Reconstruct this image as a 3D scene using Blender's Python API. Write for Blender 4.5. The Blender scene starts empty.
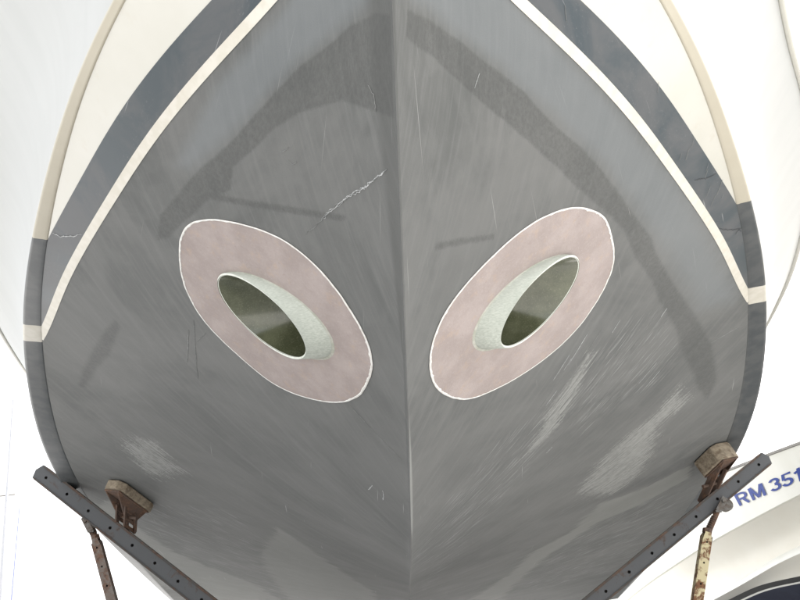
import bpy, bmesh, math, random
import numpy as np
from mathutils import Vector, Matrix, noise as mnoise
random.seed(4); rng = np.random.default_rng(4)
R = math.radians
sc = bpy.context.scene
C = sc.collection

# ------------------------------------------------------------------ camera, light, exposure
cam_d = bpy.data.cameras.new('camera'); cam = bpy.data.objects.new('camera', cam_d); C.objects.link(cam)
Fv = Vector((0.01434659, 0.90225587, 0.43096233)); Rv = Vector((0.99849816, 0.00986366, -0.05389007)); Uv = Vector((0.0528735, -0.43108823, 0.90075931))
cam.matrix_world = Matrix(((Rv.x, Uv.x, -Fv.x, -0.0349), (Rv.y, Uv.y, -Fv.y, 0), (Rv.z, Uv.z, -Fv.z, 0), (0, 0, 0, 1)))
cam_d.sensor_width = 36; cam_d.lens = 36 * 808.98 / 800; cam_d.clip_start = .02; cam_d.clip_end = 3000
sc.camera = cam
SUN_EL, SUN_AZ = 50, 132          # azimuth from the -y direction towards +x: the sun is behind the camera to the right
sd = Vector((math.cos(R(SUN_EL)) * math.sin(R(SUN_AZ)), -math.cos(R(SUN_EL)) * math.cos(R(SUN_AZ)), math.sin(R(SUN_EL))))
w = bpy.data.worlds.new('World'); sc.world = w; w.use_nodes = True
nt = w.node_tree; bg = nt.nodes['Background']; sky = nt.nodes.new('ShaderNodeTexSky'); sky.sky_type = 'NISHITA'; sky.sun_disc = False
sky.sun_elevation = R(SUN_EL); sky.sun_rotation = math.atan2(sd.x, sd.y)
sky.air_density = 1.0; sky.dust_density = 8.0; sky.ozone_density = 1.0
# thin bright cloud veils the whole sky: the blue is mixed with softly mottled white
tcw = nt.nodes.new('ShaderNodeTexCoord'); nzw = nt.nodes.new('ShaderNodeTexNoise'); nzw.inputs['Scale'].default_value = 2.2; nzw.inputs['Detail'].default_value = 5
nt.links.new(tcw.outputs['Generated'], nzw.inputs['Vector']); crw = nt.nodes.new('ShaderNodeMapRange'); nt.links.new(nzw.outputs['Fac'], crw.inputs[0]); crw.inputs[1].default_value = .3; crw.inputs[2].default_value = .7; crw.inputs[3].default_value = .72; crw.inputs[4].default_value = .92
mxw = nt.nodes.new('ShaderNodeMix'); mxw.data_type = 'RGBA'; ca = [q for q in mxw.inputs if q.type == 'RGBA']; nt.links.new(crw.outputs[0], mxw.inputs[0]); nt.links.new(sky.outputs[0], ca[0]); ca[1].default_value = (2.9, 2.9, 2.87, 1)
nt.links.new([q for q in mxw.outputs if q.type == 'RGBA'][0], bg.inputs[0]); bg.inputs[1].default_value = .15
sun_d = bpy.data.lights.new('sun', 'SUN'); sun_d.energy = 2.8; sun_d.angle = R(.6); sun_d.color = (1, .975, .94)
sun = bpy.data.objects.new('sun', sun_d); C.objects.link(sun); sun.rotation_euler = sd.to_track_quat('Z', 'Y').to_euler(); sun.location = sd * 20
vs = sc.view_settings; vs.view_transform = 'Standard'; vs.look = 'None'; vs.gamma = 1; vs.use_curve_mapping = False; vs.exposure = 2.25
GZ = -.5

# ------------------------------------------------------------------ materials
class NT:
    def __init__(s, name, rough=.5, coat=0, metal=0, spec=.5):
        s.m = bpy.data.materials.new(name); s.m.use_nodes = True; s.t = s.m.node_tree; s.b = s.t.nodes['Principled BSDF']
        s.b.inputs['Roughness'].default_value = rough; s.b.inputs['Metallic'].default_value = metal
        s.b.inputs['Coat Weight'].default_value = coat; s.b.inputs['Specular IOR Level'].default_value = spec; s.b.inputs['Coat Roughness'].default_value = .12
    def n(s, ty, **k):
        o = s.t.nodes.new(ty)
        for a, v in k.items(): setattr(o, a, v)
        return o
    def put(s, v, sock):
        if hasattr(v, 'links'): s.t.links.new(v, sock)
        else: sock.default_value = v
    def coord(s, kind='Object'): return s.n('ShaderNodeTexCoord').outputs[kind]
    def mapp(s, vec, scale=(1, 1, 1), rot=(0, 0, 0), loc=(0, 0, 0)):
        o = s.n('ShaderNodeMapping'); s.put(vec, o.inputs[0]); o.inputs['Scale'].default_value = scale; o.inputs['Rotation'].default_value = rot; o.inputs['Location'].default_value = loc; return o.outputs[0]
    def noise(s, vec, scale, detail=4, rough=.55, dist=0):
        o = s.n('ShaderNodeTexNoise'); s.put(vec, o.inputs['Vector']); o.inputs['Scale'].default_value = scale; o.inputs['Detail'].default_value = detail; o.inputs['Roughness'].default_value = rough; o.inputs['Distortion'].default_value = dist; return o.outputs['Fac']
    def attr(s, name): return s.n('ShaderNodeAttribute', attribute_name=name).outputs['Fac']
    def math(s, op, a, b=0, clamp=False):
        o = s.n('ShaderNodeMath', operation=op, use_clamp=clamp); s.put(a, o.inputs[0]); s.put(b, o.inputs[1]); return o.outputs[0]
    def ramp(s, v, lo, hi, a=0, b=1):
        o = s.n('ShaderNodeMapRange', interpolation_type='SMOOTHSTEP'); s.put(v, o.inputs[0]); s.put(lo, o.inputs[1]); s.put(hi, o.inputs[2]); s.put(a, o.inputs[3]); s.put(b, o.inputs[4]); return o.outputs[0]
    def mix(s, f, a, b):
        o = s.n('ShaderNodeMix', data_type='RGBA'); s.put(f, o.inputs['Factor'])
        for v, i in ((a, 'A'), (b, 'B')):
            k = [q for q in o.inputs if q.name == i and q.type == 'RGBA'][0]
            if isinstance(v, tuple) and len(v) == 3: v = v + (1,)
            s.put(v, k)
        return [q for q in o.outputs if q.type == 'RGBA'][0]
    def base(s, c):
        if isinstance(c, tuple) and len(c) == 3: c = c + (1,)
        s.put(c, s.b.inputs['Base Color'])
    def rough(s, v): s.put(v, s.b.inputs['Roughness'])
    def bump(s, h, strength=.2, dist=.002):
        o = s.n('ShaderNodeBump'); o.inputs['Strength'].default_value = strength; o.inputs['Distance'].default_value = dist; s.put(h, o.inputs['Height']); s.t.links.new(o.outputs[0], s.b.inputs['Normal'])

def simple(name, c1, c2, scale=20, rough=.5, coat=0, metal=0, bump=.1, lo=.35, hi=.65, detail=5, spec=.5):
    k = NT(name, rough, coat, metal, spec); v = k.coord(); f = k.noise(v, scale, detail)
    k.base(k.mix(k.ramp(f, lo, hi), c1, c2))
    if bump: k.bump(k.noise(v, scale * 3), bump)
    return k.m

M = {}
def antifoul():
    k = NT('dark_antifouling_paint', .5, spec=.22); uv = k.coord('UV')
    big = k.noise(uv, 2.2, 5, .6, .6); mid = k.noise(uv, 9, 5, .6, .4); fine = k.noise(uv, 420, 2)
    wob = k.math('MULTIPLY', k.math('SUBTRACT', k.noise(uv, 14, 6, .7), .5), .16)
    fr = k.math('MULTIPLY', k.math('SUBTRACT', k.noise(uv, 60, 6, .75), .5), .10)
    wf = k.math('ADD', wob, fr)
    # sanding streaks across the panel
    rotv = k.mapp(uv, rot=(0, 0, R(40))); st = k.noise(k.mapp(rotv, scale=(7, 120, 1)), 1, 4, .6)
    st2 = k.noise(k.mapp(rotv, scale=(3, 40, 1), loc=(3, 1, 0)), 1, 5, .7)
    col = k.mix(k.ramp(big, .3, .72), (.106, .110, .107), (.156, .158, .153))
    col = k.mix(k.math('MULTIPLY', k.ramp(mid, .42, .72), .42), col, (.175, .178, .172))
    col = k.mix(k.math('MULTIPLY', k.ramp(st2, .42, .75), .45), col, (.19, .192, .188))
    sh = k.ramp(k.math('ADD', k.attr('painted_sheen'), k.math('MULTIPLY', wob, 1.6)), .30, .75)
    col = k.mix(k.math('MULTIPLY', sh, .5), col, (.18, .198, .208))  # bluish reflection along the upper bottom, put into the base colour
    rt = k.attr('streak'); smk = k.math('MULTIPLY', k.ramp(k.math('ADD', rt, k.math('MULTIPLY', wob, 1.5)), .40, .64), k.ramp(st, .53, .68))
    col = k.mix(k.math('MULTIPLY', smk, .55), col, (.36, .365, .36))
    li = k.ramp(k.math('ADD', k.attr('light'), k.math('ADD', wf, k.math('ADD', k.math('MULTIPLY', k.math('SUBTRACT', st, .5), .7), k.math('MULTIPLY', k.math('SUBTRACT', k.noise(uv, 90, 5, .8), .5), .5)))), .48, .6); tex = k.ramp(k.math('ADD', k.math('MULTIPLY', st, .6), k.math('MULTIPLY', k.noise(uv, 45, 5, .7), .4)), .42, .56, .35, 1)
    col = k.mix(k.math('MULTIPLY', k.math('MULTIPLY', li, tex), .72), col, (.32, .325, .31))
    pa = k.ramp(k.math('ADD', k.attr('pale'), k.math('ADD', k.math('MULTIPLY', wob, 1.1), k.math('MULTIPLY', k.math('SUBTRACT', st2, .5), .22))), .46, .545)
    col = k.mix(k.math('MULTIPLY', pa, .7), col, (.235, .24, .225))
    dk = k.ramp(k.math('ADD', k.attr('dark'), k.math('ADD', k.math('MULTIPLY', wf, .4), k.math('MULTIPLY', k.math('SUBTRACT', k.noise(uv, 190, 4, .8), .5), .14))), .462, .54)
    dtex = k.ramp(k.noise(uv, 70, 6, .75), .35, .65, .55, 1)
    col = k.mix(k.math('MULTIPLY', k.math('MULTIPLY', dk, dtex), .55), col, (.062, .064, .062))
    ke = k.attr('keel'); col = k.mix(k.math('MULTIPLY', k.ramp(k.math('ADD', ke, k.math('MULTIPLY', wob, .4)), .1, .5), .45), col, (.07, .072, .07))
    kl = k.attr('keel_streak'); col = k.mix(k.math('MULTIPLY', k.ramp(k.math('ADD', kl, k.math('MULTIPLY', wob, .9)), .45, .8), .55), col, (.34, .345, .33))  # narrow pale streak beside the keel line
    # fine long scratches
    for i, (an, sc2, th) in enumerate(((52, 55, .775), (-20, 48, .79), (80, 60, .8))):
        l = k.noise(k.mapp(uv, rot=(0, 0, R(an)), scale=(2.2, sc2 * 3, 1), loc=(i * 7, 2, 0)), 1, 1, .4)
        gate = k.ramp(k.noise(k.mapp(uv, loc=(i * 3, 5, 0)), 3, 2), .5, .6)
        col = k.mix(k.math('MULTIPLY', k.math('MULTIPLY', k.ramp(l, th - .03, th + .04), gate), .7), col, (.4, .4, .39))
    g = k.n('ShaderNodeMix', data_type='RGBA', blend_type='OVERLAY'); k.put(.35, g.inputs[0])
    k.t.links.new(col, [q for q in g.inputs if q.name == 'A' and q.type == 'RGBA'][0]); k.t.links.new(k.mix(fine, (.3, .3, .3), (.7, .7, .7)), [q for q in g.inputs if q.name == 'B' and q.type == 'RGBA'][0])
    k.base([q for q in g.outputs if q.type == 'RGBA'][0])
    k.rough(k.math('ADD', k.math('MULTIPLY', mid, .25), k.math('SUBTRACT', .52, k.math('MULTIPLY', sh, .12))))
    hb = k.math('ADD', k.math('MULTIPLY', fine, .25), k.math('MULTIPLY', k.noise(uv, 26, 5), .8))
    k.bump(hb, .12, .003)
    return k.m
M['antifoul'] = antifoul()
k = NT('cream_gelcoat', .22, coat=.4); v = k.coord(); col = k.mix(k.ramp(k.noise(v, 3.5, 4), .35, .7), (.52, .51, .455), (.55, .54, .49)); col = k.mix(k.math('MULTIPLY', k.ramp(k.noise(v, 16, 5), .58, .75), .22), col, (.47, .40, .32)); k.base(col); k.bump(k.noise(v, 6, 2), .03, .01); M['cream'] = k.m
k = NT('cream_gelcoat_painted_shade', .4); v = k.coord(); k.base(k.mix(k.noise(v, 12, 4), (.43, .395, .31), (.48, .445, .36))); M['creamshade'] = k.m  # cream gelcoat with the shade of the down-facing flat put into its colour
M['pin'] = simple('beige_stripe_paint', (.58, .55, .47), (.64, .61, .54), 25, .4, bump=.03)
def boot():
    k = NT('navy_grey_boot_stripe_paint', .38, coat=0, spec=.28); uv = k.coord('UV')
    big = k.noise(uv, 5, 5, .6, .5); sp = k.noise(uv, 90, 6, .8)
    col = k.mix(k.ramp(big, .35, .65), (.045, .06, .07), (.09, .095, .10))
    col = k.mix(k.math('MULTIPLY', k.ramp(sp, .55, .72), k.ramp(k.noise(uv, 6, 3), .45, .6, 0, .45)), col, (.25, .25, .25))
    l = k.noise(k.mapp(uv, rot=(0, 0, R(35)), scale=(5, 110, 1)), 1, 2, .4); col = k.mix(k.math('MULTIPLY', k.ramp(l, .70, .8), .6), col, (.4, .4, .4))
    k.base(col); k.rough(k.ramp(big, .3, .7, .3, .42)); k.bump(k.noise(uv, 30, 4), .05, .002); return k.m
M['boot'] = boot()
M['blockdark'] = simple('dark_waterline_paint', (.055, .062, .065), (.085, .09, .09), 14, .35)
# topside: white gelcoat with the same waterline painted round it
def topside():
    k = NT('white_topside_gelcoat', .38, coat=0, spec=.3); v = k.coord(); s = k.n('ShaderNodeSeparateXYZ'); k.put(v, s.inputs[0])
    h = k.math('SUBTRACT', s.outputs[2], k.math('MULTIPLY_ADD', s.outputs[1], .0725)); h.node.inputs[2].default_value = 1.3569 - .145
    col = k.mix(k.ramp(k.noise(k.mapp(v, scale=(1, 6, .6)), 2.2, 3), .35, .7), (.40, .405, .39), (.385, .39, .375))
    col = k.mix(k.ramp(h, .0874, .0876), (.07, .08, .085), col); pin = k.math('MULTIPLY', k.ramp(h, -.0001, .0001), k.ramp(h, .0208, .021, 1, 0)); col = k.mix(pin, col, (.72, .68, .58))
    k.base(col); return k.m
M['topside'] = topside()
def pink():
    k = NT('sanded_pink_laminate', .85, spec=.2); v = k.coord()
    f = k.noise(v, 9, 5, .6); g = k.noise(v, 160, 5, .8); o = k.noise(v, 26, 5, .7)
    col = k.mix(k.ramp(f, .35, .7), (.335, .287, .27), (.405, .35, .332)); col = k.mix(k.math('MULTIPLY', k.ramp(o, .52, .7), .35), col, (.47, .35, .26))
    col = k.mix(k.math('MULTIPLY', k.ramp(g, .5, .7), .35), col, (.55, .48, .45)); col = k.mix(k.math('MULTIPLY', k.ramp(k.noise(v, 70, 4, .7), .6, .75), .4), col, (.27, .21, .2))
    col = k.mix(k.math('MULTIPLY', k.ramp(k.noise(v, 320, 3, .8), .52, .7), .3), col, (.24, .19, .18)); k.base(col); k.bump(g, .6, .002); return k.m
M['pink'] = pink()
M['ring'] = simple('ragged_white_gelcoat_edge', (.78, .78, .75), (.66, .64, .6), 60, .7, bump=.3)
def fibre(name, a, b, coat=0, rough=.6):
    k = NT(name, rough, coat=coat); v = k.coord()
    n1 = k.noise(k.mapp(v, rot=(R(40), 0, 0), scale=(120, 120, 900)), 1, 2); n2 = k.noise(k.mapp(v, rot=(R(-45), 0, 0), scale=(120, 120, 800)), 1, 2)
    f = k.math('ADD', k.math('MULTIPLY', n1, .5), k.math('MULTIPLY', n2, .5)); col = k.mix(k.ramp(f, .38, .62), a, b)
    col = k.mix(k.math('MULTIPLY', k.ramp(k.noise(v, 14, 4), .4, .7), .25), col, tuple(x * .75 for x in a)); k.base(col); k.bump(f, .35, .001); return k.m
M['tube'] = fibre('pale_green_glassfibre', (.38, .41, .36), (.50, .53, .475))
M['rim'] = simple('cut_glassfibre_edge', (.62, .64, .57), (.74, .76, .7), 90, .6)
def inner():
    k = NT('olive_resin_tunnel_wall', .22, coat=.7); v = k.coord(); f = k.noise(v, 14, 5, .6); g = k.noise(v, 220, 4, .8)
    col = k.mix(k.ramp(f, .35, .65), (.065, .071, .038), (.105, .112, .066)); col = k.mix(k.math('MULTIPLY', k.ramp(g, .5, .7), .35), col, (.25, .26, .17)); k.base(col); k.bump(k.noise(v, 60, 4, .6), .08, .001)
    return k.m
M['inner'] = inner()
M['fillet'] = simple('grey_green_filler', (.36, .37, .31), (.48, .48, .43), 50, .8)
M['scratch'] = simple('bare_scratch_white', (.55, .56, .56), (.3, .31, .31), 120, .8, bump=0)
M['holescratch'] = simple('dark_scratch', (.05, .055, .06), (.09, .09, .09), 90, .8, bump=0)
M['scratchdim'] = simple('scuffed_grey', (.24, .245, .24), (.17, .175, .17), 90, .8, bump=0)
def rusty(name, paint, rust, lo=.45, hi=.6, rough=.75, sc_=14):
    k = NT(name, rough); v = k.coord(); f = k.noise(v, sc_, 8, .7, .4); g = k.noise(v, sc_ * 5, 5, .7)
    r2 = k.mix(k.ramp(g, .4, .65), rust, tuple(x * .5 for x in rust)); col = k.mix(k.ramp(f, lo, hi), paint, r2); k.base(col); k.bump(k.math('ADD', f, k.math('MULTIPLY', g, .4)), .5, .003); return k.m
M['armpaint'] = rusty('worn_grey_blue_steel', (.085, .088, .092), (.09, .062, .048), .55, .72)
M['armrim'] = rusty('worn_dark_steel', (.06, .055, .05), (.10, .06, .04), .45, .6)
M['rust'] = rusty('rusty_brown_steel', (.075, .05, .038), (.14, .075, .045), .4, .6)
M['legcream'] = rusty('rusty_cream_painted_steel', (.5, .44, .27), (.17, .075, .03), .46, .56, sc_=18)
M['legdull'] = rusty('dull_rusty_steel', (.17, .145, .125), (.15, .08, .05), .42, .6, sc_=18)
M['hole'] = simple('dark_hole_inside', (.01, .01, .01), (.02, .015, .01), 20, .9, bump=0)
M['galv'] = simple('galvanised_steel', (.14, .135, .125), (.09, .07, .055), 40, .5, metal=.4)
def wood():
    k = NT('weathered_wood', .85); v = k.coord(); g = k.noise(k.mapp(v, scale=(6, 40, 40)), 1, 6, .7); col = k.mix(k.ramp(g, .35, .65), (.17, .135, .095), (.31, .26, .19)); col = k.mix(k.math('MULTIPLY', k.ramp(k.noise(v, 24, 5), .52, .65), .6), col, (.10, .065, .04)); k.base(col); k.bump(g, .8, .004); return k.m
M['wood'] = wood()
M['ncream'] = simple('cream_hull_gelcoat', (.78, .755, .67), (.80, .78, .70), 3, .3, coat=.3, bump=.02)
M['nwhite'] = simple('white_hull_gelcoat', (.80, .80, .76), (.77, .77, .72), 3, .25, coat=.3, bump=0)
M['nnavy'] = simple('navy_antifouling_paint', (.008, .012, .035), (.012, .018, .045), 8, .6)
M['nblack'] = simple('black_stripe', (.01, .01, .01), (.015, .015, .015), 8, .4, bump=0)
M['blue'] = simple('blue_lettering', (.004, .035, .26), (.005, .04, .28), 8, .35, bump=0)
M['poleblue'] = simple('faded_blue_paint', (.25, .27, .75), (.28, .3, .8), 8, .5, bump=0)
M['rail'] = simple('grey_rubber_rail', (.2, .19, .18), (.25, .24, .22), 8, .5, bump=0)
M['mast'] = simple('white_mast_paint', (.42, .42, .44), (.38, .39, .41), 3, .4, bump=0)
k = NT('pale_concrete_yard', .9); v = k.coord(); col = k.mix(k.ramp(k.noise(v, .6, 6), .35, .7), (.36, .36, .36), (.43, .43, .425)); col = k.mix(k.math('MULTIPLY', k.ramp(k.noise(v, 40, 5), .5, .7), .3), col, (.25, .24, .22)); k.base(col); k.bump(k.noise(v, 60, 5), .4, .01); M['ground'] = k.m

# ------------------------------------------------------------------ helpers
def mesh(name, V, F, mats, parent=None, smooth=True, uv=None, mi=None, attrs=None):
    me = bpy.data.meshes.new(name); me.from_pydata([tuple(map(float, q)) for q in V] if not isinstance(V, np.ndarray) else V.tolist(), [], F if isinstance(F, list) else F.tolist())
    for m in (mats if isinstance(mats, (list, tuple)) else [mats]): me.materials.append(m)
    n = len(me.polygons)
    me.polygons.foreach_set('use_smooth', np.full(n, smooth))
    if mi is not None: me.polygons.foreach_set('material_index', np.asarray(mi, dtype=np.int32))
    if uv is not None:
        l = me.uv_layers.new(name='UVMap'); li = np.empty(len(me.loops), dtype=np.int32); me.loops.foreach_get('vertex_index', li)
        l.data.foreach_set('uv', np.asarray(uv, dtype=np.float32)[li].ravel())
    for a, val in (attrs or {}).items():
        at = me.attributes.new(a, 'FLOAT', 'POINT'); at.data.foreach_set('value', np.asarray(val, dtype=np.float32))
    me.update()
    o = bpy.data.objects.new(name, me); C.objects.link(o)
    if parent is not None: o.parent = parent
    return o
def empty(name, loc, label, cat, group=None):
    o = bpy.data.objects.new(name, None); C.objects.link(o); o.location = loc; o.empty_display_size = .2; o['label'] = label; o['category'] = cat
    if group: o['group'] = group
    return o
def fix_parent(root):   # geometry is written in world metres: keep it there under a moved root
    for o in list(C.objects):
        if o.parent is root: o.matrix_parent_inverse = Matrix.Translation(-root.location)
def gridfaces(nr, nc, closed=False, flip=False):
    i, j = np.meshgrid(np.arange(nr - 1), np.arange(nc if closed else nc - 1), indexing='ij'); i = i.ravel(); j = j.ravel(); j2 = (j + 1) % nc
    f = np.stack([i * nc + j, i * nc + j2, (i + 1) * nc + j2, (i + 1) * nc + j], 1)
    return f[:, ::-1] if flip else f
def box_verts(p0, p1, up, wd, ht):      # bar from p0 to p1, width along the side axis, height along up
    p0 = Vector(p0); p1 = Vector(p1); d = (p1 - p0).normalized(); up = Vector(up); s = d.cross(up).normalized(); u = s.cross(d).normalized()
    return [p + s * a * wd / 2 + u * b * ht / 2 for p in (p0, p1) for a, b in ((-1, -1), (1, -1), (1, 1), (-1, 1))]
BF = [(0, 1, 2, 3), (7, 6, 5, 4), (0, 4, 5, 1), (1, 5, 6, 2), (2, 6, 7, 3), (3, 7, 4, 0)]
class MB:
    def __init__(s): s.V = []; s.F = []; s.MI = []
    def add(s, V, F, mi=0):
        n = len(s.V); s.V += [tuple(q) for q in V]; s.F += [tuple(i + n for i in f) for f in F]; s.MI += [mi] * len(F); return s
    def bar(s, p0, p1, up, w_, h_, mi=0): return s.add(box_verts(p0, p1, up, w_, h_), BF, mi)
    def cyl(s, p0, p1, r, n=12, mi=0, r1=None):
        p0 = Vector(p0); p1 = Vector(p1); d = (p1 - p0).normalized(); a = d.orthogonal().normalized(); b = d.cross(a); r1 = r if r1 is None else r1; V = []
        for p, rr in ((p0, r), (p1, r1)): V += [p + (a * math.cos(t) + b * math.sin(t)) * rr for t in [2 * math.pi * i / n for i in range(n)]]
        F = [(i, (i + 1) % n, n + (i + 1) % n, n + i) for i in range(n)] + [tuple(range(n))[::-1], tuple(range(n, 2 * n))]
        return s.add(V, F, mi)
    def build(s, name, mats, parent=None, smooth=False, bevel=0):
        o = mesh(name, s.V, s.F, mats, parent, smooth, mi=s.MI)
        if bevel:
            b = o.modifiers.new('bevel', 'BEVEL'); b.width = bevel; b.segments = 2; b.limit_method = 'ANGLE'; b.angle_limit = R(40)
        return o

# ------------------------------------------------------------------ hull form (metres; y runs aft, camera height z = 0)
YK = np.array([0.2, 0.8, 1.4, 2.0, 2.6, 3.3, 4.2, 6.0, 9.0]); YW = np.array([0.2, 1.5, 3.0, 9.0])
HB = np.array([-0.34077, 0.09156, 0.62437, 1.02477, 1.34619, 1.65924, 1.92576, 2.07040, 2.20927]); HH = np.array([1.75222, 1.63866, 1.53643, 1.50883, 1.48388, 1.45775, 1.28640, 0.98964, 0.72219]); HK = np.array([1.51934, 1.25536, 0.96213, 0.68501, 0.52459, 0.47397, 0.49392, 0.53644, 0.49875]); HW = np.array([-4.83360, -3.57386, -2.56334, -3.76860]); PP = np.array([1.08119, -0.01523]); ZP = np.array([1.35689, 0.07250, 0.02085, 0.08745]); TY, TZ, TR = 2.08823, 0.96971, 0.12818
def cs(x, y, xx):
    n = len(x); h = np.diff(x); A = np.eye(n); b = np.zeros(n)
    for i in range(1, n - 1): A[i, i-1] = h[i-1]; A[i, i] = 2 * (h[i-1] + h[i]); A[i, i+1] = h[i]; b[i] = 6 * ((y[i+1] - y[i]) / h[i] - (y[i] - y[i-1]) / h[i-1])
    m = np.linalg.solve(A, b); k = np.clip(np.searchsorted(x, xx) - 1, 0, n - 2); t = xx - x[k]; H = h[k]
    return y[k] + t * ((y[k+1] - y[k]) / H - H * (2 * m[k] + m[k+1]) / 6) + t * t * m[k] / 2 + t**3 * (m[k+1] - m[k]) / (6 * H)
def form(y):
    y = np.asarray(y, float); B = cs(YK, HB, y); H = cs(YK, HH, y); K = cs(YK, HK, y); wd = np.exp(cs(YW, HW, y)); p = PP[0] + PP[1] * (y - 2)
    t = np.clip((1.07 - y) / .36, 0, 1); t = t * t * (3 - 2 * t); K = K + t * (H - .03 - K); wd = np.minimum(wd, np.maximum(B, .002) * .3)
    return B, H, K, wd, p
def Sz(y, z): B, H, K, wd, p = form(y); return (z - K) / (H - .012 - K)
def P(y, s, side):
    B, H, K, wd, p = form(y); z = K + s * (H - .012 - K); ss = np.clip(s, 1e-6, None)
    x = (B - wd) * (np.sqrt(ss ** (2 * p) + .00002) - .0045) / (1.00001 - .0045)       # small radius on the keel
    return np.stack([side * x, np.asarray(y, float) + 0 * x, z + 0 * x], -1)
def Nrm(y, s, side):
    e = 1e-3; a = P(y + e, s, side) - P(y - e, s, side); b = P(y, np.minimum(s + e, 1.2), side) - P(y, np.maximum(s - e, 1e-4), side)
    n = np.cross(a, b); n /= np.linalg.norm(n, axis=-1, keepdims=True) + 1e-12; n[n[..., 2] > 0] *= -1; return n
YS = .70
# chosen station spacing: fine near the camera, opening out aft
ysl = [YS]
while ysl[-1] < 9: ysl.append(ysl[-1] + max(.006, .0048 * ysl[-1] ** 1.05))
ysl[-1] = 9.0; ysl = np.array(ysl); NS = 200; sl = np.linspace(0, 1, NS) ** 1.0

boat = empty('motor_yacht', (0, 4.5, GZ), 'motor yacht with dark grey underwater bow and two pink ringed oval thruster openings', 'boat')

STAIN_SHEEN = {  # outlines of marks and of the painted reflection on the hull bottom in hull coordinates (station, height fraction)
 ('dark', 1): [[(1.133, 0.103), (1.187, 0.208), (1.277, 0.324), (1.392, 0.432), (1.475, 0.494), (1.585, 0.545), (1.725, 0.615), (1.829, 0.651), (1.939, 0.679), (2.088, 0.709), (2.271, 0.749), (2.383, 0.753), (2.602, 0.782), (3.018, 0.837), (3.42, 0.888), (3.802, 0.913), (3.958, 0.889), (3.803, 0.86), (3.561, 0.829), (3.268, 0.795), (3.035, 0.781), (2.69, 0.74), (2.501, 0.727), (2.324, 0.696), (2.138, 0.679), (2.027, 0.647), (1.939, 0.616), (1.803, 0.563), (1.712, 0.526), (1.598, 0.469), (1.499, 0.408), (1.394, 0.328), (1.344, 0.285), (1.258, 0.204), (1.175, 0.084)],
    [(1.646, 0.131), (1.699, 0.222), (1.762, 0.314), (1.776, 0.311), (1.715, 0.220), (1.662, 0.128)]],
 ('dark', -1): [[(1.115, 0.02), (1.136, 0.104), (1.195, 0.22), (1.269, 0.311), (1.336, 0.391), (1.436, 0.464), (1.515, 0.511), (1.635, 0.571), (1.741, 0.629), (1.854, 0.672), (1.995, 0.714), (2.106, 0.711), (2.067, 0.682), (1.982, 0.656), (1.828, 0.594), (1.748, 0.535), (1.677, 0.541), (1.503, 0.436), (1.431, 0.365), (1.348, 0.234), (1.3, 0.02)],
    [(2.708, 0.796), (2.73, 0.781), (2.871, 0.793), (3.042, 0.809), (3.227, 0.845), (3.396, 0.868), (3.492, 0.886), (3.522, 0.904), (3.357, 0.89), (3.105, 0.857), (2.836, 0.821)],
    [(1.81, 0.618), (1.755, 0.504), (1.68, 0.36), (1.601, 0.193), (1.618, 0.199), (1.697, 0.358), (1.774, 0.502), (1.826, 0.6)]],
 ('painted_sheen', 1): [[(1.0, .05), (1.126, 0.13), (1.179, 0.223), (1.275, 0.339), (1.389, 0.445), (1.583, 0.564), (1.821, 0.663), (2.085, 0.723), (2.391, 0.777), (3.006, 0.853), (3.163, 0.959), (2.999, 0.966), (2.162, 0.865), (1.669, 0.742), (1.409, 0.629), (1.283, 0.552), (1.0, .4)]],
 ('painted_sheen', -1): [[(1.0, .05), (1.124, 0.132), (1.197, 0.243), (1.27, 0.332), (1.336, 0.407), (1.435, 0.478), (1.629, 0.582), (1.767, 0.655), (1.782, 0.699), (1.497, 0.643), (1.348, 0.56), (1.233, 0.477), (1.0, .35)]],
 ('light', 1): [[(3.196, 0.334), (3.072, 0.363), (2.895, 0.399), (2.802, 0.438), (2.733, 0.484), (2.635, 0.525), (2.671, 0.542), (2.85, 0.504), (3.04, 0.458), (3.121, 0.434), (3.178, 0.405)],
    [(4.268, 0.517), (4.552, 0.562), (4.719, 0.642), (4.56, 0.719), (4.359, 0.742), (3.947, 0.744), (3.85, 0.832), (3.619, 0.794), (3.813, 0.709), (3.843, 0.635), (4.0, 0.566)]],
 ('light', -1): [[(3.94, 0.806), (3.794, 0.759), (3.715, 0.696), (3.902, 0.663), (3.931, 0.626), (4.235, 0.726), (4.159, 0.767), (4.076, 0.784)]],
 ('pale', 1): [[(7.092, 0.248), (6.112, 0.388), (5.51, 0.431), (5.294, 0.545), (4.81, 0.61), (4.863, 0.744), (4.771, 0.898), (5.025, 0.925), (5.216, 0.776), (5.286, 0.646), (5.563, 0.564), (5.893, 0.502), (6.824, 0.423), (7.551, 0.385)]],
 ('pale', -1): [[(4.847, 0.921), (5.34, 0.884), (5.816, 0.801), (6.095, 0.706), (6.459, 0.585), (7.253, 0.505), (7.687, 0.868), (6.49, 1.1), (5.315, 1.1)], [(4.324, 0.388), (4.582, 0.308), (5.088, 0.227), (5.846, 0.13), (6.559, 0.132), (7.058, 0.485), (5.693, 0.50), (5.2, 0.48)]],
 ('streak', 1): [[(2.849, 0.437), (2.709, 0.528), (2.634, 0.682), (2.797, 0.751), (3.356, 0.79), (3.479, 0.731), (3.343, 0.61), (3.503, 0.494)], [(3.491, 0.001), (2.967, 0.12), (2.765, 0.265), (2.849, 0.437), (3.184, 0.434), (3.494, 0.321), (4.138, 0.184), (6.167, 0.041)], [(4.9, .55), (5.2, .95), (7.3, .95), (7.5, .4), (6, .5)]],
 ('streak', -1): [[(4.3, .5), (4.8, .9), (7.3, .95), (7.5, .4), (5.5, .3)]],
}
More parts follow.
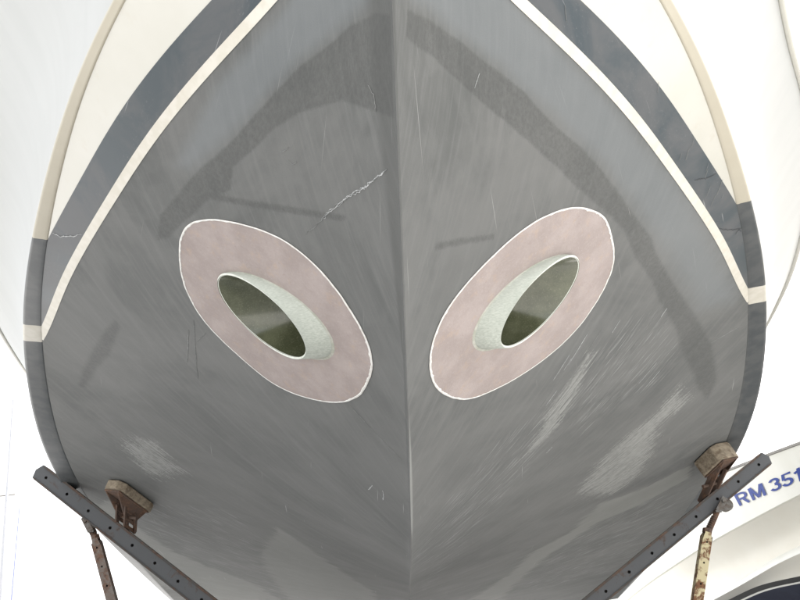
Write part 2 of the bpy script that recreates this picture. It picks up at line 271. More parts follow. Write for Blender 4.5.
def sdf(y, s, poly):
    g = 1.3; px = np.array([q[0] for q in poly]); py = np.array([q[1] for q in poly]) * g; X = y; Y = s * g
    d = np.full(X.shape, 1e9); ins = np.zeros(X.shape, bool)
    for i in range(len(px)):
        ax, ay, bx, by = px[i-1], py[i-1], px[i], py[i]; ex, ey = bx - ax, by - ay
        t = np.clip(((X - ax) * ex + (Y - ay) * ey) / (ex * ex + ey * ey + 1e-12), 0, 1); d = np.minimum(d, np.hypot(X - ax - t * ex, Y - ay - t * ey))
        c = ((ay > Y) != (by > Y)) & (X < ex * (Y - ay) / (ey + 1e-12) + ax); ins ^= c
    return np.where(ins, d, -d)
def stain_or_sheen(kind, side, y, s):
    a = np.full(y.shape, -1.)
    for poly in STAIN_SHEEN.get((kind, side), []): a = np.maximum(a, sdf(y, s, poly) / (.10 * np.clip(y / 2.2, .6, 3)))
    return np.clip(.5 + a * .5, 0, 1)

def zline(y, d): return ZP[0] + ZP[1] * (y - 2) + d
LP, LO, LB = 0, ZP[2], ZP[3]
for side in (1, -1):
    Y, S = np.meshgrid(ysl, sl, indexing='ij'); V = P(Y, S, side).reshape(-1, 3); y = Y.ravel(); s = S.ravel()
    F = gridfaces(len(ysl), NS, flip=side < 0); c = V[F].mean(1); keep = np.hypot(c[:, 1] - TY, c[:, 2] - TZ) > TR + .009
    F = F[keep]; c = c[keep]
    mi = (c[:, 2] > zline(c[:, 1], (LO + LB) / 2)).astype(int)
    at = {kd: stain_or_sheen(kd, side, y, s) for kd in ('dark', 'painted_sheen', 'light', 'pale', 'streak')}
    dk = np.abs(P(y, s, side)[:, 0]); near = np.clip((1.9 - y) / .8, 0, 1)
    at['keel'] = np.clip(1 - dk / np.where(side < 0, .008 + .06 * near, .004 + .004 * near), 0, 1)
    at['keel_streak'] = np.clip(1 - np.abs(dk - .005) / .008, 0, 1) * np.clip(1.3 - np.abs(y - 2.6) / .7, 0, 1) * (1.1 if side > 0 else .6)
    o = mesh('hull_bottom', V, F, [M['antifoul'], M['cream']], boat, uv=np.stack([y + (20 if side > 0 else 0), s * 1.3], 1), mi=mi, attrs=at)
    # thin painted stripes follow the panel
    for nm, d0, d1, mt, off in (('pinstripe', LP, LO, 'pin', .0016), ('boot_stripe', LO, LB, 'boot', .0012)):
        rows = []
        uvs = []
        for q in ysl[::2]:
            s0, s1 = Sz(q, zline(q, d0)), Sz(q, zline(q, d1)); s0 = min(s0, 1.0); s1 = min(s1, 1.0)
            if s0 >= 1: break
            ss = np.linspace(s0, s1, 9); yy = np.full(9, q); rows.append(P(yy, ss, side) + Nrm(yy, ss, side) * off); uvs.append(np.stack([yy + 9 * side, ss * 1.3], 1))
        rows = np.array(rows); mesh(nm, rows.reshape(-1, 3), gridfaces(len(rows), 9, flip=side < 0), M[mt], boat, uv=np.array(uvs).reshape(-1, 2))
    # chine flat, in the paint zones the waterline cuts it into; the cream zone has shade in its colour
    def cross(d):
        yy = np.linspace(1.2, 8.5, 4000); g = zline(yy, d) - form(yy)[1] + .012; i = np.where((g[:-1] < 0) & (g[1:] >= 0))[0]; return yy[i[0]]
    yb, yo, yi = cross(LB), cross(LO), cross(LP)
    for nm, a, b, mt in (('chine_flat', YS, yb, 'creamshade'), ('chine_block', yb, yo, 'blockdark'), ('chine_stripe', yo, yi, 'pin'), ('chine_flat', yi, 9., 'blockdark')):
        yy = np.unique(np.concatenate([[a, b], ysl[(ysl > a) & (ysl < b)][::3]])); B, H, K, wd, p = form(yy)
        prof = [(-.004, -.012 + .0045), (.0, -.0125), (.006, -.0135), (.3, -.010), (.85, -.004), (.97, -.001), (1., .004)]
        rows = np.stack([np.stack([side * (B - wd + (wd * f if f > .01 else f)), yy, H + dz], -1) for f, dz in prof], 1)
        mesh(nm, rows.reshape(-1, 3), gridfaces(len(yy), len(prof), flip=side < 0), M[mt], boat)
    # topside up to the knuckle, knuckle ledge, bulwark
    NK = np.array([(0., .05, 2.85), (.40, .5, 2.68), (.93, 1.3, 2.52), (1.33, 1.95, 2.41), (1.555, 2.373, 2.35), (1.72, 2.68, 2.30), (1.843, 2.842, 2.28), (1.999, 3.189, 2.2), (2.175, 3.681, 2.1), (2.28, 4.192, 2.0), (2.36, 4.9, 1.92), (2.4, 6.5, 1.85), (2.42, 9., 1.8)])
    tn = np.concatenate([[0], np.cumsum(np.linalg.norm(np.diff(NK, axis=0), axis=1))]); tn /= tn[-1]; t = np.linspace(0, 1, 160) ** 1.3
    Nc = np.stack([np.interp(t, tn, NK[:, i]) for i in range(3)], 1)
    for _ in range(14): Nc[1:-1] = (Nc[:-2] + 2 * Nc[1:-1] + Nc[2:]) / 4
    yc = YS + (9 - YS) * np.clip((Nc[:, 1] - .05) / (9 - .05), 0, 1) ** 1.04; B, H, K, wd, p = form(yc); Bc = np.maximum(B, 0.0); Cc = np.stack([Bc, yc, H + .004], 1)
    rows = [];
    for f in np.linspace(0, 1, 14): q = Cc * (1 - f) + Nc * f; q[:, 0] -= .10 * math.sin(math.pi * f) * np.clip(t * 6, 0, 1) * (1 - .4 * f); rows.append(q)
    T = np.stack(rows, 1); T[..., 0] *= side; mesh('topside_panel', T.reshape(-1, 3), gridfaces(len(t), 14, flip=side < 0), M['topside'], boat)
    ou = np.stack([np.clip(t * 8, 0, 1), 0 * t, 0 * t], 1); prof = [(0, 0), (.003, -.004), (.022, -.002), (.03, .006), (.03, .05), (.0, .06)]
    T = np.stack([Nc + ou * a + np.array([0, 0, b]) for a, b in prof], 1); T[..., 0] *= side; mesh('rub_rail', T.reshape(-1, 3), gridfaces(len(t), len(prof), flip=side < 0), M['cream'], boat)
    top = Nc + np.array([0, -.15, .55]) - ou * .12; T = np.stack([Nc + np.array([0, 0, .055]), Nc * .5 + top * .5, top], 1); T[..., 0] *= side
    mesh('bulwark', T.reshape(-1, 3), gridfaces(len(t), 3, flip=side < 0), M['topside'], boat)
    if side > 0: sheer = top
Dk = np.stack([sheer * np.array([a, 1, 1]) + np.array([0, 0, -.1]) for a in (-1, -.5, 0, .5, 1)], 1); mesh('deck', Dk.reshape(-1, 3), gridfaces(len(sheer), 5, flip=True), M['topside'], boat)
z9 = form(9.)[2]; B9 = form(9.); mesh('transom', [(0, 9, z9), (B9[0], 9, B9[1]), (2.42, 9, 1.8), (2.3, 8.95, 2.3), (-2.3, 8.95, 2.3), (-2.42, 9, 1.8), (-B9[0], 9, B9[1])], [(0, 1, 2, 3, 4, 5, 6)], M['topside'], boat, smooth=False)

# ------------------------------------------------------------------ thruster tunnel and the ground back rings
PINK = {1: [(2.0, 0.083), (1.952, 0.087), (1.901, 0.106), (1.857, 0.149), (1.83, 0.231), (1.819, 0.335), (1.831, 0.448), (1.851, 0.497), (1.879, 0.543), (1.947, 0.6), (2.004, 0.628), (2.061, 0.639), (2.165, 0.641), (2.272, 0.624), (2.377, 0.561), (2.442, 0.472), (2.438, 0.379), (2.383, 0.278), (2.294, 0.188), (2.23, 0.152), (2.183, 0.13), (2.088, 0.096)],
 -1: [(2.057, 0.651), (1.994, 0.646), (1.949, 0.63), (1.91, 0.602), (1.879, 0.57), (1.823, 0.475), (1.792, 0.38), (1.799, 0.281), (1.864, 0.171), (1.91, 0.132), (1.962, 0.112), (2.025, 0.109), (2.076, 0.118), (2.182, 0.146), (2.268, 0.186), (2.34, 0.234), (2.402, 0.292), (2.447, 0.366), (2.425, 0.452), (2.394, 0.51), (2.36, 0.553), (2.302, 0.594), (2.224, 0.627), (2.139, 0.644)]}
NT_ = 240; th = np.linspace(0, 2 * np.pi, NT_, endpoint=False)
def hx(y, z): return np.abs(P(y, np.clip(Sz(y, z), 0, 1.1), 1)[:, 0])
for side in (1, -1):
    q = np.array(PINK[side]); z = form(q[:, 0])[2] + q[:, 1] * (form(q[:, 0])[1] - .012 - form(q[:, 0])[2]); dy, dz = q[:, 0] - TY, z - TZ
    a = np.arctan2(dz, dy); r = np.hypot(dy, dz); o_ = np.argsort(a); a, r = a[o_], r[o_]; ae = np.concatenate([a - 2 * np.pi, a, a + 2 * np.pi]); re = np.concatenate([r, r, r])
    tt = (th + np.pi) % (2 * np.pi) - np.pi; ro = cs(ae, re, tt)
    for _ in range(6): ro = (np.roll(ro, 1) + 2 * ro + np.roll(ro, -1)) / 4
    ro = ro + np.array([mnoise.noise((math.cos(t) * 9, math.sin(t) * 9, side * 3)) for t in th]) * .001
    def ring(r0, r1, n, off, nm, mt, bulge=0):
        rows = []
        for i, f in enumerate(np.linspace(0, 1, n)):
            rr = r0 * (1 - f) + r1 * f; yy = TY + rr * np.cos(th); zz = TZ + rr * np.sin(th); ss = Sz(yy, zz)
            rows.append(P(yy, ss, side) + Nrm(yy, ss, side) * (off[0] * (1 - f) + off[1] * f + bulge * math.sin(math.pi * f)))
        return mesh(nm, np.array(rows).reshape(-1, 3), gridfaces(n, NT_, True, flip=side > 0), mt, boat)
    ring(np.full(NT_, TR - .002), ro, 26, (.0022, .0016), 'sanded_ring', M['pink'])
    wv = np.array([.0034 + .001 * mnoise.noise((math.cos(t) * 6, math.sin(t) * 6, side)) + .003 * max(0, mnoise.noise((math.cos(t) * 30, math.sin(t) * 30, side))) for t in th])
    ring(ro - wv * 1.3, ro, 4, (.0022, .0014), 'gelcoat_edge', M['ring'], .0016)
    ring(np.full(NT_, TR - .002), np.full(NT_, TR + .002) + wv * .4, 4, (.004, .0024), 'filler_fillet', M['fillet'])
# tunnel: x of its cut ends round the circle
E2 = (0.40049045, 0.33356519, 1.00761811); ri = TR - .0072
def endx(rr): yy, zz = rr * np.cos(th), rr * np.sin(th); return np.maximum(E2[0] + E2[1] * yy + E2[2] * zz, hx(TY + yy, TZ + zz) + .008)
xe = endx(TR - .003)
for _ in range(8): xe = (np.roll(xe, 1) + 2 * xe + np.roll(xe, -1)) / 4
xs = np.linspace(-1, 1, 40); rows = [np.stack([xe * a, TY + ri * np.cos(th), TZ + ri * np.sin(th)], 1) for a in xs]
tun = mesh('thruster_tunnel', np.array(rows).reshape(-1, 3), gridfaces(40, NT_, True), M['inner'], boat)
for side in (1, -1):
    hxx = hx(TY + TR * np.cos(th), TZ + TR * np.sin(th)) - .03
    pr = [(TR, hxx), (TR, xe * .5 + hxx * .5), (TR, xe - .0015), (TR - .0012, xe)]
    rows = [np.stack([side * x, TY + r_ * np.cos(th), TZ + r_ * np.sin(th)], 1) for r_, x in pr]
    e = mesh('tube_end', np.array(rows).reshape(-1, 3), gridfaces(4, NT_, True, flip=side < 0), M['tube'], tun)
    rows = [np.stack([side * x, TY + r_ * np.cos(th), TZ + r_ * np.sin(th)], 1) for r_, x in [(TR - .0011, xe - .0001), (TR - .002, xe + .0004), (ri + .001, xe + .0004), (ri - .0002, xe - .002), (ri - .0002, xe - .004)]]
    e = mesh('tube_rim', np.array(rows).reshape(-1, 3), gridfaces(5, NT_, True, flip=side < 0), M['rim'], tun)

# ------------------------------------------------------------------ scratches: shallow gouges with their raised burr
def ribbon(side, pts, wd, mt, n=30, wig=0, seed=0, taper=True, lift=0):
    pts = np.array(pts, float); t = np.linspace(0, len(pts) - 1, n); i = np.arange(len(pts)); y = np.interp(t, i, pts[:, 0]); s = np.interp(t, i, pts[:, 1])
    c = P(y, s, side); nm = Nrm(y, s, side); tg = np.gradient(c, axis=0); tg /= np.linalg.norm(tg, axis=1)[:, None]; sdv = np.cross(tg, nm)
    u = np.linspace(0, 1, n); off = wig * np.array([mnoise.noise((q * 7, seed, 1)) + .6 * mnoise.noise((q * 22, seed, 1)) for q in u]); W = wd * np.array([.55 + .9 * abs(mnoise.noise((q * 14, seed + 5, 2))) for q in u]) * (np.clip(np.minimum(u, 1 - u) * 8, .15, 1) if taper else 1)
    c = c + sdv * off[:, None] + nm * lift; V = np.stack([c - sdv * W[:, None] / 2 + nm * .0006, c + nm * .0016, c + sdv * W[:, None] / 2 + nm * .0006], 1)
    return mesh('scratch', V.reshape(-1, 3), gridfaces(n, 3), M[mt], boat)
SCR = [(1.417, 0.054), (1.457, 0.095), (1.502, 0.141), (1.556, 0.195), (1.613, 0.24), (1.668, 0.274)]
ribbon(-1, SCR, .0028, 'scratch', 70, .006, 1); ribbon(-1, SCR[:4], .0022, 'scratch', 50, .008, 2); ribbon(-1, SCR[1:], .002, 'scratch', 60, .009, 3); ribbon(-1, SCR[3:] + [(1.73, .31)], .0025, 'scratchdim', 40, .007, 4)
ribbon(-1, [(2.261, 0.181), (2.309, 0.107), (2.35, 0.029)], .0016, 'scratchdim', 30, .001, 5)
ribbon(-1, [(2.79, 0.121), (2.71, 0.11)], .004, 'scratch', 12, .002, 6); ribbon(-1, [(2.689, 0.083), (2.74, 0.080), (2.792, 0.083)], .005, 'scratch', 12, .002, 7)
ribbon(-1, [(2.383, 0.59), (2.563, 0.579), (2.77, 0.569)], .004, 'scratchdim', 30, .003, 8); ribbon(-1, [(2.462, 0.601), (2.689, 0.598)], .005, 'scratchdim', 30, .003, 9); ribbon(-1, [(2.413, 0.556), (2.505, 0.578)], .002, 'scratchdim', 16, .002, 10)
ribbon(-1, [(1.278, 0.133), (1.288, 0.107), (1.318, 0.097)], .003, 'scratchdim', 20, .003, 11); ribbon(-1, [(1.556, 0.412), (1.545, 0.397), (1.529, 0.387)], .002, 'scratchdim', 16, .002, 12); ribbon(-1, [(1.562, 0.385), (1.566, 0.368), (1.548, 0.354)], .002, 'scratchdim', 16, .002, 13)
ribbon(1, [(1.381, 0.334), (1.361, 0.363)], .0018, 'scratch', 16, .001, 14); ribbon(1, [(3.052, 0.254), (3.01, 0.271), (2.98, 0.292)], .004, 'scratchdim', 16, .003, 15); ribbon(1, [(3.395, 0.885), (3.416, 0.975)], .006, 'scratchdim', 16, .004, 16)
for i in range(34):
    y0 = random.uniform(2.6, 3.45); s0 = random.uniform(.36, .74); L = random.uniform(.03, .14)
    ribbon(1, [(y0, s0), (y0 - L * .76, s0 + L * .45)], random.uniform(.0018, .004), 'scratchdim' if i % 4 else 'scratch', 10, .002, 20 + i)
for i in range(12):
    y0 = random.uniform(1.3, 2.4); d0 = random.uniform(.03, .08); s0 = float(Sz(y0, zline(y0, d0))); L = random.uniform(.02, .05)
    o = ribbon(1, [(y0, s0), (y0 - L * .76, s0 + L * .4)], .0018, 'scratchdim', 8, .001, 80 + i)
    for v_ in o.data.vertices: v_.co.x += .0014; v_.co.z -= .0012
ribbon(-1, [(2.397, 0.989), (2.389, 0.969), (2.356, 0.942), (2.306, 0.911)], .005, 'scratch', 30, .006, 99, lift=.0022)
for q_, sd_ in (([(2.505, 0.935), (2.574, 0.968), (2.625, 1.006)], 60), ([(2.168, 0.9), (2.203, 0.934), (2.221, 0.965)], 61), ([(2.624, 0.98), (2.607, 0.991), (2.635, 0.998)], 62)): ribbon(1, q_, .005, 'holescratch', 24, .005, sd_, lift=.0022)
fix_parent(boat)

# ------------------------------------------------------------------ cradle
cr = empty('boat_cradle', (0, 4.8, GZ), 'V shaped steel cradle of drilled grey arms and rusty legs holding the yacht bow', 'boat cradle')
def beam_with_holes(p0, p1, W_, D_, pitch, name):
    # square tube with real drilled holes through the face turned to the bow (-y); p0 at outer end
    p0 = Vector(p0); p1 = Vector(p1); d = (p1 - p0).normalized(); f = Vector((0, -1, 0)); u = d.cross(f).normalized();
    if u.z < 0: u = -u
    L = (p1 - p0).length; b = MB(); n = max(1, int(L / pitch)); cell = L / n; hr = .0095; h = W_ / 2
    def pt(a, c, e): return p0 + d * a + u * c + f * (D_ / 2 - e)
    # outline is slightly rounded at the outer end
    for i in range(n):
        a0, a1 = i * cell, (i + 1) * cell; am = (a0 + a1) / 2
        if i == 0: per = [(a0 + .018, -h), (am, -h), (a1, -h), (a1, 0), (a1, h), (am, h), (a0 + .018, h), (a0, 0)]
        else: per = [(a0, -h), (am, -h), (a1, -h), (a1, 0), (a1, h), (am, h), (a0, h), (a0, 0)]
        oc = [(am + hr * math.cos(math.atan2(c, a - am)), hr * math.sin(math.atan2(c, a - am))) for a, c in per]
        V = [pt(a, c, 0) for a, c in per] + [pt(a, c, 0) for a, c in oc] + [pt(a, c, .02) for a, c in oc]
        b.add(V, [(j, (j + 1) % 8, 8 + (j + 1) % 8, 8 + j) for j in range(8)], 0)
        b.add(V[8:], [(j, (j + 1) % 8, 8 + (j + 1) % 8, 8 + j) for j in range(8)] + [tuple(range(8, 16))], 1)
    for c, e0, e1 in ((h, 0, D_), (-h, 0, D_)): b.add([pt(.018, c, e0), pt(L, c, e0), pt(L, c, e1), pt(.018, c, e1)], [(0, 1, 2, 3)], 2)
    b.add([pt(.018, -h, D_), pt(L, -h, D_), pt(L, h, D_), pt(.018, h, D_), pt(0, 0, D_)], [(0, 1, 2, 3, 4)], 0)
    b.add([pt(.018, -h, 0), pt(0, 0, 0), pt(.018, h, 0), pt(.018, h, D_), pt(0, 0, D_), pt(.018, -h, D_)], [(0, 1, 4, 5), (1, 2, 3, 4)], 0)
    b.add([pt(L, -h, 0), pt(L, h, 0), pt(L, h, D_), pt(L, -h, D_)], [(0, 1, 2, 3)], 0)
    b.bar(pt(.03, h - .004, -.003), pt(L, h - .004, -.003), f, .012, .012, 2); b.bar(pt(.03, -h + .003, -.002), pt(L, -h + .003, -.002), f, .009, .008, 2)
    o = b.build(name, [M['armpaint'], M['hole'], M['armrim']], cr)
    return o, d, u
AL0, AL1 = Vector((-2.16, 4.75, 1.268)), Vector((-.12, 4.70, -.292)); AR0, AR1 = Vector((2.195, 4.85, 1.128)), Vector((.12, 4.75, -.20))
oL, dL, uL = beam_with_holes(AL0, AL1, .092, .09, .165, 'cradle_arm')
oR, dR, uR = beam_with_holes(AR0, AR1, .084, .09, .165, 'cradle_arm')
b = MB(); b.bar((0, 4.72, GZ + .06), (0, 4.72, -.16), (0, 1, 0), .16, .16); b.build('centre_post', M['armpaint'], cr, bevel=.006)
b = MB(); b.bar((-1.9, 4.76, GZ + .05), (1.9, 4.76, GZ + .05), (0, 0, 1), .12, .1); b.bar((0, 4.2, GZ + .05), (0, 8.2, GZ + .05), (0, 0, 1), .14, .098); b.build('base_frame', M['armpaint'], cr, bevel=.005)

def pad(yc, scn, side, armp, L, W_, T_, seed, ang):
    yv = np.array([yc]); sv = np.array([scn]); c = Vector(P(yv, sv, side)[0]); n = Vector(Nrm(yv, sv, side)[0])
    t = Vector((P(yv, sv + .01, side)[0] - P(yv, sv - .01, side)[0])).normalized(); l = t.cross(n).normalized(); random.seed(seed)
    if l.y > 0: l = -l
    t, l = (t * math.cos(ang) + l * math.sin(ang)).normalized(), (l * math.cos(ang) - t * math.sin(ang)).normalized()
    # timber block with sawn off corners
    out = [(-L/2, -W_*.32), (-L*.36, -W_/2), (L*.38, -W_/2), (L/2, -W_*.25), (L/2, W_*.3), (L*.36, W_/2), (-L*.38, W_/2), (-L/2, W_*.34)]
    V = []
    for k_ in (.004, T_): V += [c + t * (a + random.uniform(-.004, .004)) * (1 if k_ < .01 else .97) + l * e + n * k_ for a, e in out]
    b = MB(); b.add(V, [tuple(range(8))[::-1], tuple(range(8, 16))] + [(i, (i + 1) % 8, 8 + (i + 1) % 8, 8 + i) for i in range(8)]); pb = b.build('hull_pad', M['wood'], cr, bevel=.006)
    o = c + n * T_; dwn = (armp - o); dist_ = dwn.length; dwn.normalize()
    b = MB()
    b.add([o + t * a + l * e + n * k_ for k_ in (.001, .009) for a, e in ((-L*.42, -W_*.4), (L*.42, -W_*.4), (L*.42, W_*.4), (-L*.42, W_*.4))], BF)
    for e in (-W_ * .3, W_ * .3):   # pressed triangular cheeks
        q = [o + t * (-L*.40) + l * (e * 1.1) + n * .009, o + t * (L*.40) + l * (e * 1.1) + n * .009, o + dwn * dist_ * .62 + t * .05 + l * e * .6, o + dwn * dist_ * .62 - t * .05 + l * e * .6]
        b.add(q + [p_ - l * .008 for p_ in q], BF)
    b.build('pad_bracket', M['rust'], cr, bevel=.002)
    b = MB(); e = l * .034
    for sgn in (-1, 1):
        b.bar(o + dwn * dist_ * .25 + t * .043 * sgn + e, armp + t * .043 * sgn + e, l, .022, .012)
        b.bar(o + dwn * dist_ * .25 + t * .043 * sgn - e, armp + t * .043 * sgn - e, l, .022, .012)
    for f in (.42, .72, .98):
        for sg in (-1, 1): b.bar(o + dwn * dist_ * f - t * .05 + e * sg, o + dwn * dist_ * f + t * .05 + e * sg, l, .018, .010)
    b.cyl(o + dwn * dist_ * .58 - l * .07, o + dwn * dist_ * .58 + l * .085, .010, 10)
    b.build('pivot_yoke', M['rust'], cr, bevel=.001)
pad(4.589, 0.829, -1, AL0 + dL * .66 + uL * .045, .31, .15, .052, 1, R(62))
pad(4.697, 0.959, 1, AR0 + dR * .46 + uR * .042, .22, .165, .10, 2, R(66))
def leg(ptop, pbot, arm_pt, mt, w_, side):
    ptop, pbot, arm_pt = Vector(ptop), Vector(pbot), Vector(arm_pt); d = (pbot - ptop).normalized(); f = Vector((0, -1, 0)); s = d.cross(f).normalized(); b = MB()
    foot = pbot; L = (foot - ptop).length; n = int(L / .11); h = w_ / 2; hr = .006
    def pt(a, c, e): return ptop + d * a + s * c + f * (h - e)
    for i in range(n):
        a0, a1 = i * L / n, (i + 1) * L / n; am = (a0 + a1) / 2; hh = h if i else h
        per = [(a0, -h), (am, -h), (a1, -h), (a1, 0), (a1, h), (am, h), (a0, h), (a0, 0)]
        if i == 0: per[0] = (a0, -h * .6); per[6] = (a0, h * .6)
        oc = [(am + hr * math.cos(math.atan2(c, a - am)), hr * math.sin(math.atan2(c, a - am))) for a, c in per]
        V = [pt(a, c, 0) for a, c in per] + [pt(a, c, 0) for a, c in oc] + [pt(a, c, .012) for a, c in oc]
        b.add(V, [(j, (j + 1) % 8, 8 + (j + 1) % 8, 8 + j) for j in range(8)], 0); b.add(V[8:], [(j, (j + 1) % 8, 8 + (j + 1) % 8, 8 + j) for j in range(8)] + [tuple(range(8, 16))], 1)
    for c in (h, -h): b.add([pt(.02, c, 0), pt(L, c, 0), pt(L, c, w_), pt(.02, c, w_)], [(0, 1, 2, 3)], 0)
    b.add([pt(0, -h * .6, w_), pt(0, h * .6, w_), pt(.02, h, w_), pt(L, h, w_), pt(L, -h, w_), pt(.02, -h, w_)], [tuple(range(6))], 0)
    b.add([pt(0, -h * .6, 0), pt(0, h * .6, 0), pt(0, h * .6, w_), pt(0, -h * .6, w_)], [(0, 1, 2, 3)], 0)
    o = b.build('support_leg', [mt, M['hole']], cr)
    b = MB(); b.cyl(ptop + d * .03, arm_pt - (arm_pt - ptop).normalized() * .03, .0155, 12)
    for k_ in range(8): q = ptop.lerp(arm_pt, .05 + k_ * .07); b.cyl(q, q + (arm_pt - ptop).normalized() * .004, .0185, 12)
    b.cyl(ptop + d * .004, ptop - d * .022, .026, 6); b.build('screw_rod', M['rust'], cr)
    b = MB(); ax = (arm_pt - ptop).normalized()
    for e in (-.028, .028): b.bar(arm_pt - ax * .045 + Vector((0, e, 0)), arm_pt + ax * .05 + Vector((0, e, 0)), (0, 1, 0), .034, .008)
    b.bar(arm_pt - ax * .045 + Vector((0, -.03, 0)), arm_pt - ax * .045 + Vector((0, .03, 0)), (0, 0, 1), .034, .012)
    b.cyl(arm_pt + ax * .025 + Vector((0, -.045, 0)), arm_pt + ax * .025 + Vector((0, .045, 0)), .012, 8); b.build('leg_fork', M['galv'], cr, bevel=.001)
leg((-1.775, 4.74, .855), (-1.31, 4.76, GZ + .1), AL0 + dL * .47 - uL * .06, M['legdull'], .050, -1)
leg((1.712, 4.76, .70), (1.30, 4.76, GZ + .1), AR0 + dR * .46 - uR * .035 + Vector((0, -.055, 0)), M['legcream'], .054, 1)
b = MB(); q = AR0 + dR * .405 - uR * .058; b.cyl(q + Vector((0, -.02, 0)), q + Vector((0, .03, 0)), .036, 16); b.build('pivot_lug', M['galv'], cr, bevel=.004)
fix_parent(cr)

# ------------------------------------------------------------------ neighbouring boat
nb = empty('cream_boat', (5.2, 8.5, GZ), 'cream hull with blue RM 351 lettering and navy bottom beyond the right cradle arm', 'boat')
XC = 5.2; tt = np.linspace(0, 1, 90)
def ncurve(off, zf, inner=None):
    ys0 = 12 - math.sqrt((XC - 3.2 - off) / .02); yy = ys0 + (15 - ys0) * tt ** 1.3; x = 3.2 + off + .02 * np.maximum(0, 12 - yy) ** 2
    return np.stack([x, yy, zf(yy)], 1)
zSL = lambda y: 1.80 + .05 * np.minimum(y - 7.27, 2.5)
zK1 = lambda y: np.interp(y, [2, 5, 7.62, 8.05, 8.52, 9.41, 10.57, 11.64, 12.71, 13.3, 15], [1.66, 1.57, 1.42, 1.39, 1.35, 1.29, 1.19, 1.11, 1.03, .97, .84])
zKa = lambda y: np.interp(y, [2, 5, 7.5, 8.26, 8.73, 9.28, 9.81, 12, 15], [1.45, 1.3, 1.12, 1.04, 1.0, .92, .83, .6, .5])
zKb = lambda y: np.interp(y, [2, 5, 7.5, 8.23, 8.59, 9.01, 9.62, 12, 15], [1.4, 1.23, 1.04, .96, .94, .87, .79, .55, .45])
zNV = lambda y: np.minimum(.79 + .012 * (y - 8.6), zKb(y) - .012); zNW = lambda y: zNV(y) - .045; zNX = lambda y: zNV(y) - .06
cv = {'SL': ncurve(0, zSL), 'K1': ncurve(.12, zK1), 'Ka': ncurve(.40, zKa), 'Kb': ncurve(.36, zKb), 'NV': ncurve(.53, zNV), 'NW': ncurve(.57, zNW), 'NX': ncurve(.585, zNX)}
for c_ in cv.values():
    for _ in range(6): c_[1:-1, 2] = (c_[:-2, 2] + 2 * c_[1:-1, 2] + c_[2:, 2]) / 4
def strip(nm, A, B_, mt, bulge=0, n=6):
    for sg in (1, -1):
        T = []
        for f in np.linspace(0, 1, n):
            q = A * (1 - f) + B_ * f; q[:, 0] += bulge * math.sin(math.pi * f)
            if sg < 0: q = q.copy(); q[:, 0] = 2 * XC - q[:, 0]
            T.append(q)
        T = np.stack(T, 1); mesh(nm, T.reshape(-1, 3), gridfaces(len(tt), n, flip=sg < 0), mt, nb)
strip('topside_panel', cv['SL'], cv['K1'], M['nwhite'], .015); e1 = cv['K1'] + np.array([.035, 0, -.004]); strip('knuckle_ledge', cv['K1'], e1, M['ncream'], 0, 2)
strip('lower_panel', e1, cv['Ka'], M['ncream'], .05); strip('chine_rail', cv['Ka'], cv['Kb'], M['nwhite'], -.01); strip('bottom_panel', cv['Kb'], cv['NV'], M['ncream'], .02)
strip('boot_stripe', cv['NV'], cv['NW'], M['nblack'], 0, 2); strip('thin_stripe', cv['NW'], cv['NX'], M['nwhite'], 0, 2)
kl = cv['NX'].copy(); kl[:, 0] = XC; kl[:, 2] = .02 + .6 * np.clip(1 - tt * 5, 0, 1) ** 2; strip('antifouled_bottom', cv['NX'], kl, M['nnavy'], .1)
r1 = cv['SL'] + np.array([-.012, 0, .0]); r2 = cv['SL'] + np.array([-.012, 0, .022]); strip('rub_rail', cv['SL'] + np.array([0, 0, -.004]), r1, M['rail'], 0, 2); strip('rub_rail', r1, r2, M['rail'], 0, 2)
ct = cv['SL'] + np.array([.35, 0, .03]); strip('deck_edge', r2, ct, M['nwhite'], 0, 2); cc = ct.copy(); cc[:, 0] = XC; cc[:, 2] += .05; strip('deck', ct, cc, M['nwhite'], 0, 3)
# registration lettering, laid on the topside panel
TQ = np.array([[8.595, 1.512], [7.491, 1.52], [8.614, 1.633], [7.441, 1.631]])         # corners on the panel (station, height): baseline start, baseline end, cap start, cap end
def arc(cx_, cy_, rx, ry, a0, a1, n=14): return [(cx_ + rx * math.cos(R(a0 + (a1 - a0) * i / n)), cy_ + ry * math.sin(R(a0 + (a1 - a0) * i / n))) for i in range(n + 1)]
h_ = .078      # half stroke
GL = [('R', 0, [[(h_, 0), (h_, 1)], [(h_, 1 - h_), (.40, 1 - h_)] + arc(.40, .705, .19, .205, 90, -90) + [(h_, .5)], [(.36, .5), (.60, 0)]]),
      ('M', .80, [[(h_, 0), (h_, 1)], [(h_ + .03, 1), (.40, .06)], [(.40, .06), (.71 - .03, 1)], [(.71, 0), (.71, 1)]]),
      ('3', 1.86, [arc(.26, .725, .19, .185, 165, -90), arc(.26, .30, .21, .21, 90, -165)]),
      ('5', 2.46, [[(.48, 1 - h_), (.13, 1 - h_), (.10, .52)], arc(.25, .31, .21, .225, 125, -165)]),
      ('1', 3.06, [[(.24, 0), (.24, 1)], [(.22, .80), (.03, .70)]])]
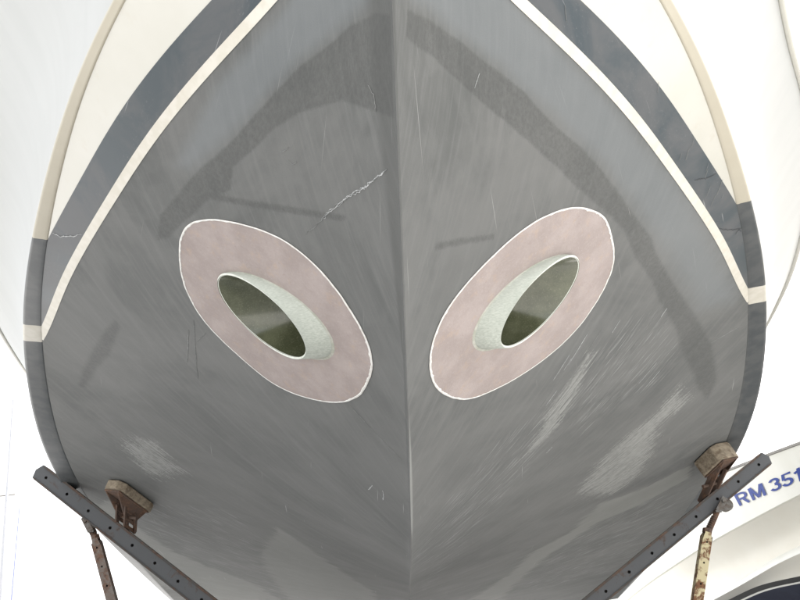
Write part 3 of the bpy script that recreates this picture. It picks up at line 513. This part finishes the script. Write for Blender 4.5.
for ch, ox, strokes in GL:
    V = []; F = []
    for si, st_ in enumerate(strokes):
        q = np.array(st_, float); tg = np.gradient(q, axis=0); tg /= np.linalg.norm(tg, axis=1)[:, None]; nn = np.stack([-tg[:, 1], tg[:, 0]], 1) * h_
        base_ = len(V)
        for p_, n2 in zip(q, nn):
            for e_ in (-1, 1): V.append((ox + p_[0] + n2[0] * e_, p_[1] + n2[1] * e_, si))
        F += [(base_ + 2 * i, base_ + 2 * i + 1, base_ + 2 * i + 3, base_ + 2 * i + 2) for i in range(len(q) - 1)]
    V = np.array(V); a = (V[:, 0] / 3.4)[:, None]; c_ = V[:, 1][:, None]; yz = (TQ[0] * (1 - a) + TQ[1] * a) * (1 - c_) + (TQ[2] * (1 - a) + TQ[3] * a) * c_; yv = yz[:, 0]; zv = yz[:, 1]
    f = (zSL(yv) - zv) / (zSL(yv) - zK1(yv)); xv = 3.2 + .12 * f + .02 * (12 - yv) ** 2 + .015 * np.sin(np.pi * f) - .008 - .0006 * V[:, 2]
    mesh('painted_letter', np.stack([xv, yv, zv], 1), F, M['blue'], nb, smooth=False)
fix_parent(nb)

# ------------------------------------------------------------------ far mast, ground
mt_ = empty('sailing_mast', (-11.6, 25, GZ), 'faint white sailing mast with a crosstree standing far off at the left edge', 'mast')
b = MB(); b.cyl((-11.55, 25, GZ), (-12.36, 25, 9.1), .07, 10, r1=.05); b.build('mast_pole', M['mast'], mt_, True)
b = MB(); b.cyl((-12.6, 25, 5.95), (-11.85, 25, 6.0), .025, 8); b.build('crosstree', M['rail'], mt_, True)
fix_parent(mt_)
po = MB(); po.cyl((-11.3, 25, GZ), (-11.648, 25, 5.6), .028, 8); po = po.build('blue_pole', M['poleblue'], None, True); po['label'] = 'thin blue pole standing right of the faint white mast'; po['category'] = 'pole'
gp = []
n_ = 81
gx = np.sign(np.linspace(-1, 1, n_)) * np.abs(np.linspace(-1, 1, n_)) ** 4 * 1500; X, Yg = np.meshgrid(gx, gx, indexing='ij')
Z = GZ + np.where(np.hypot(X, Yg) < 40, .006 * np.sin(X * .7) * np.cos(Yg * .9), 0)
g = mesh('ground', np.stack([X, Yg, Z - .006], -1).reshape(-1, 3), gridfaces(n_, n_, flip=True), M['ground']); g['kind'] = 'structure'
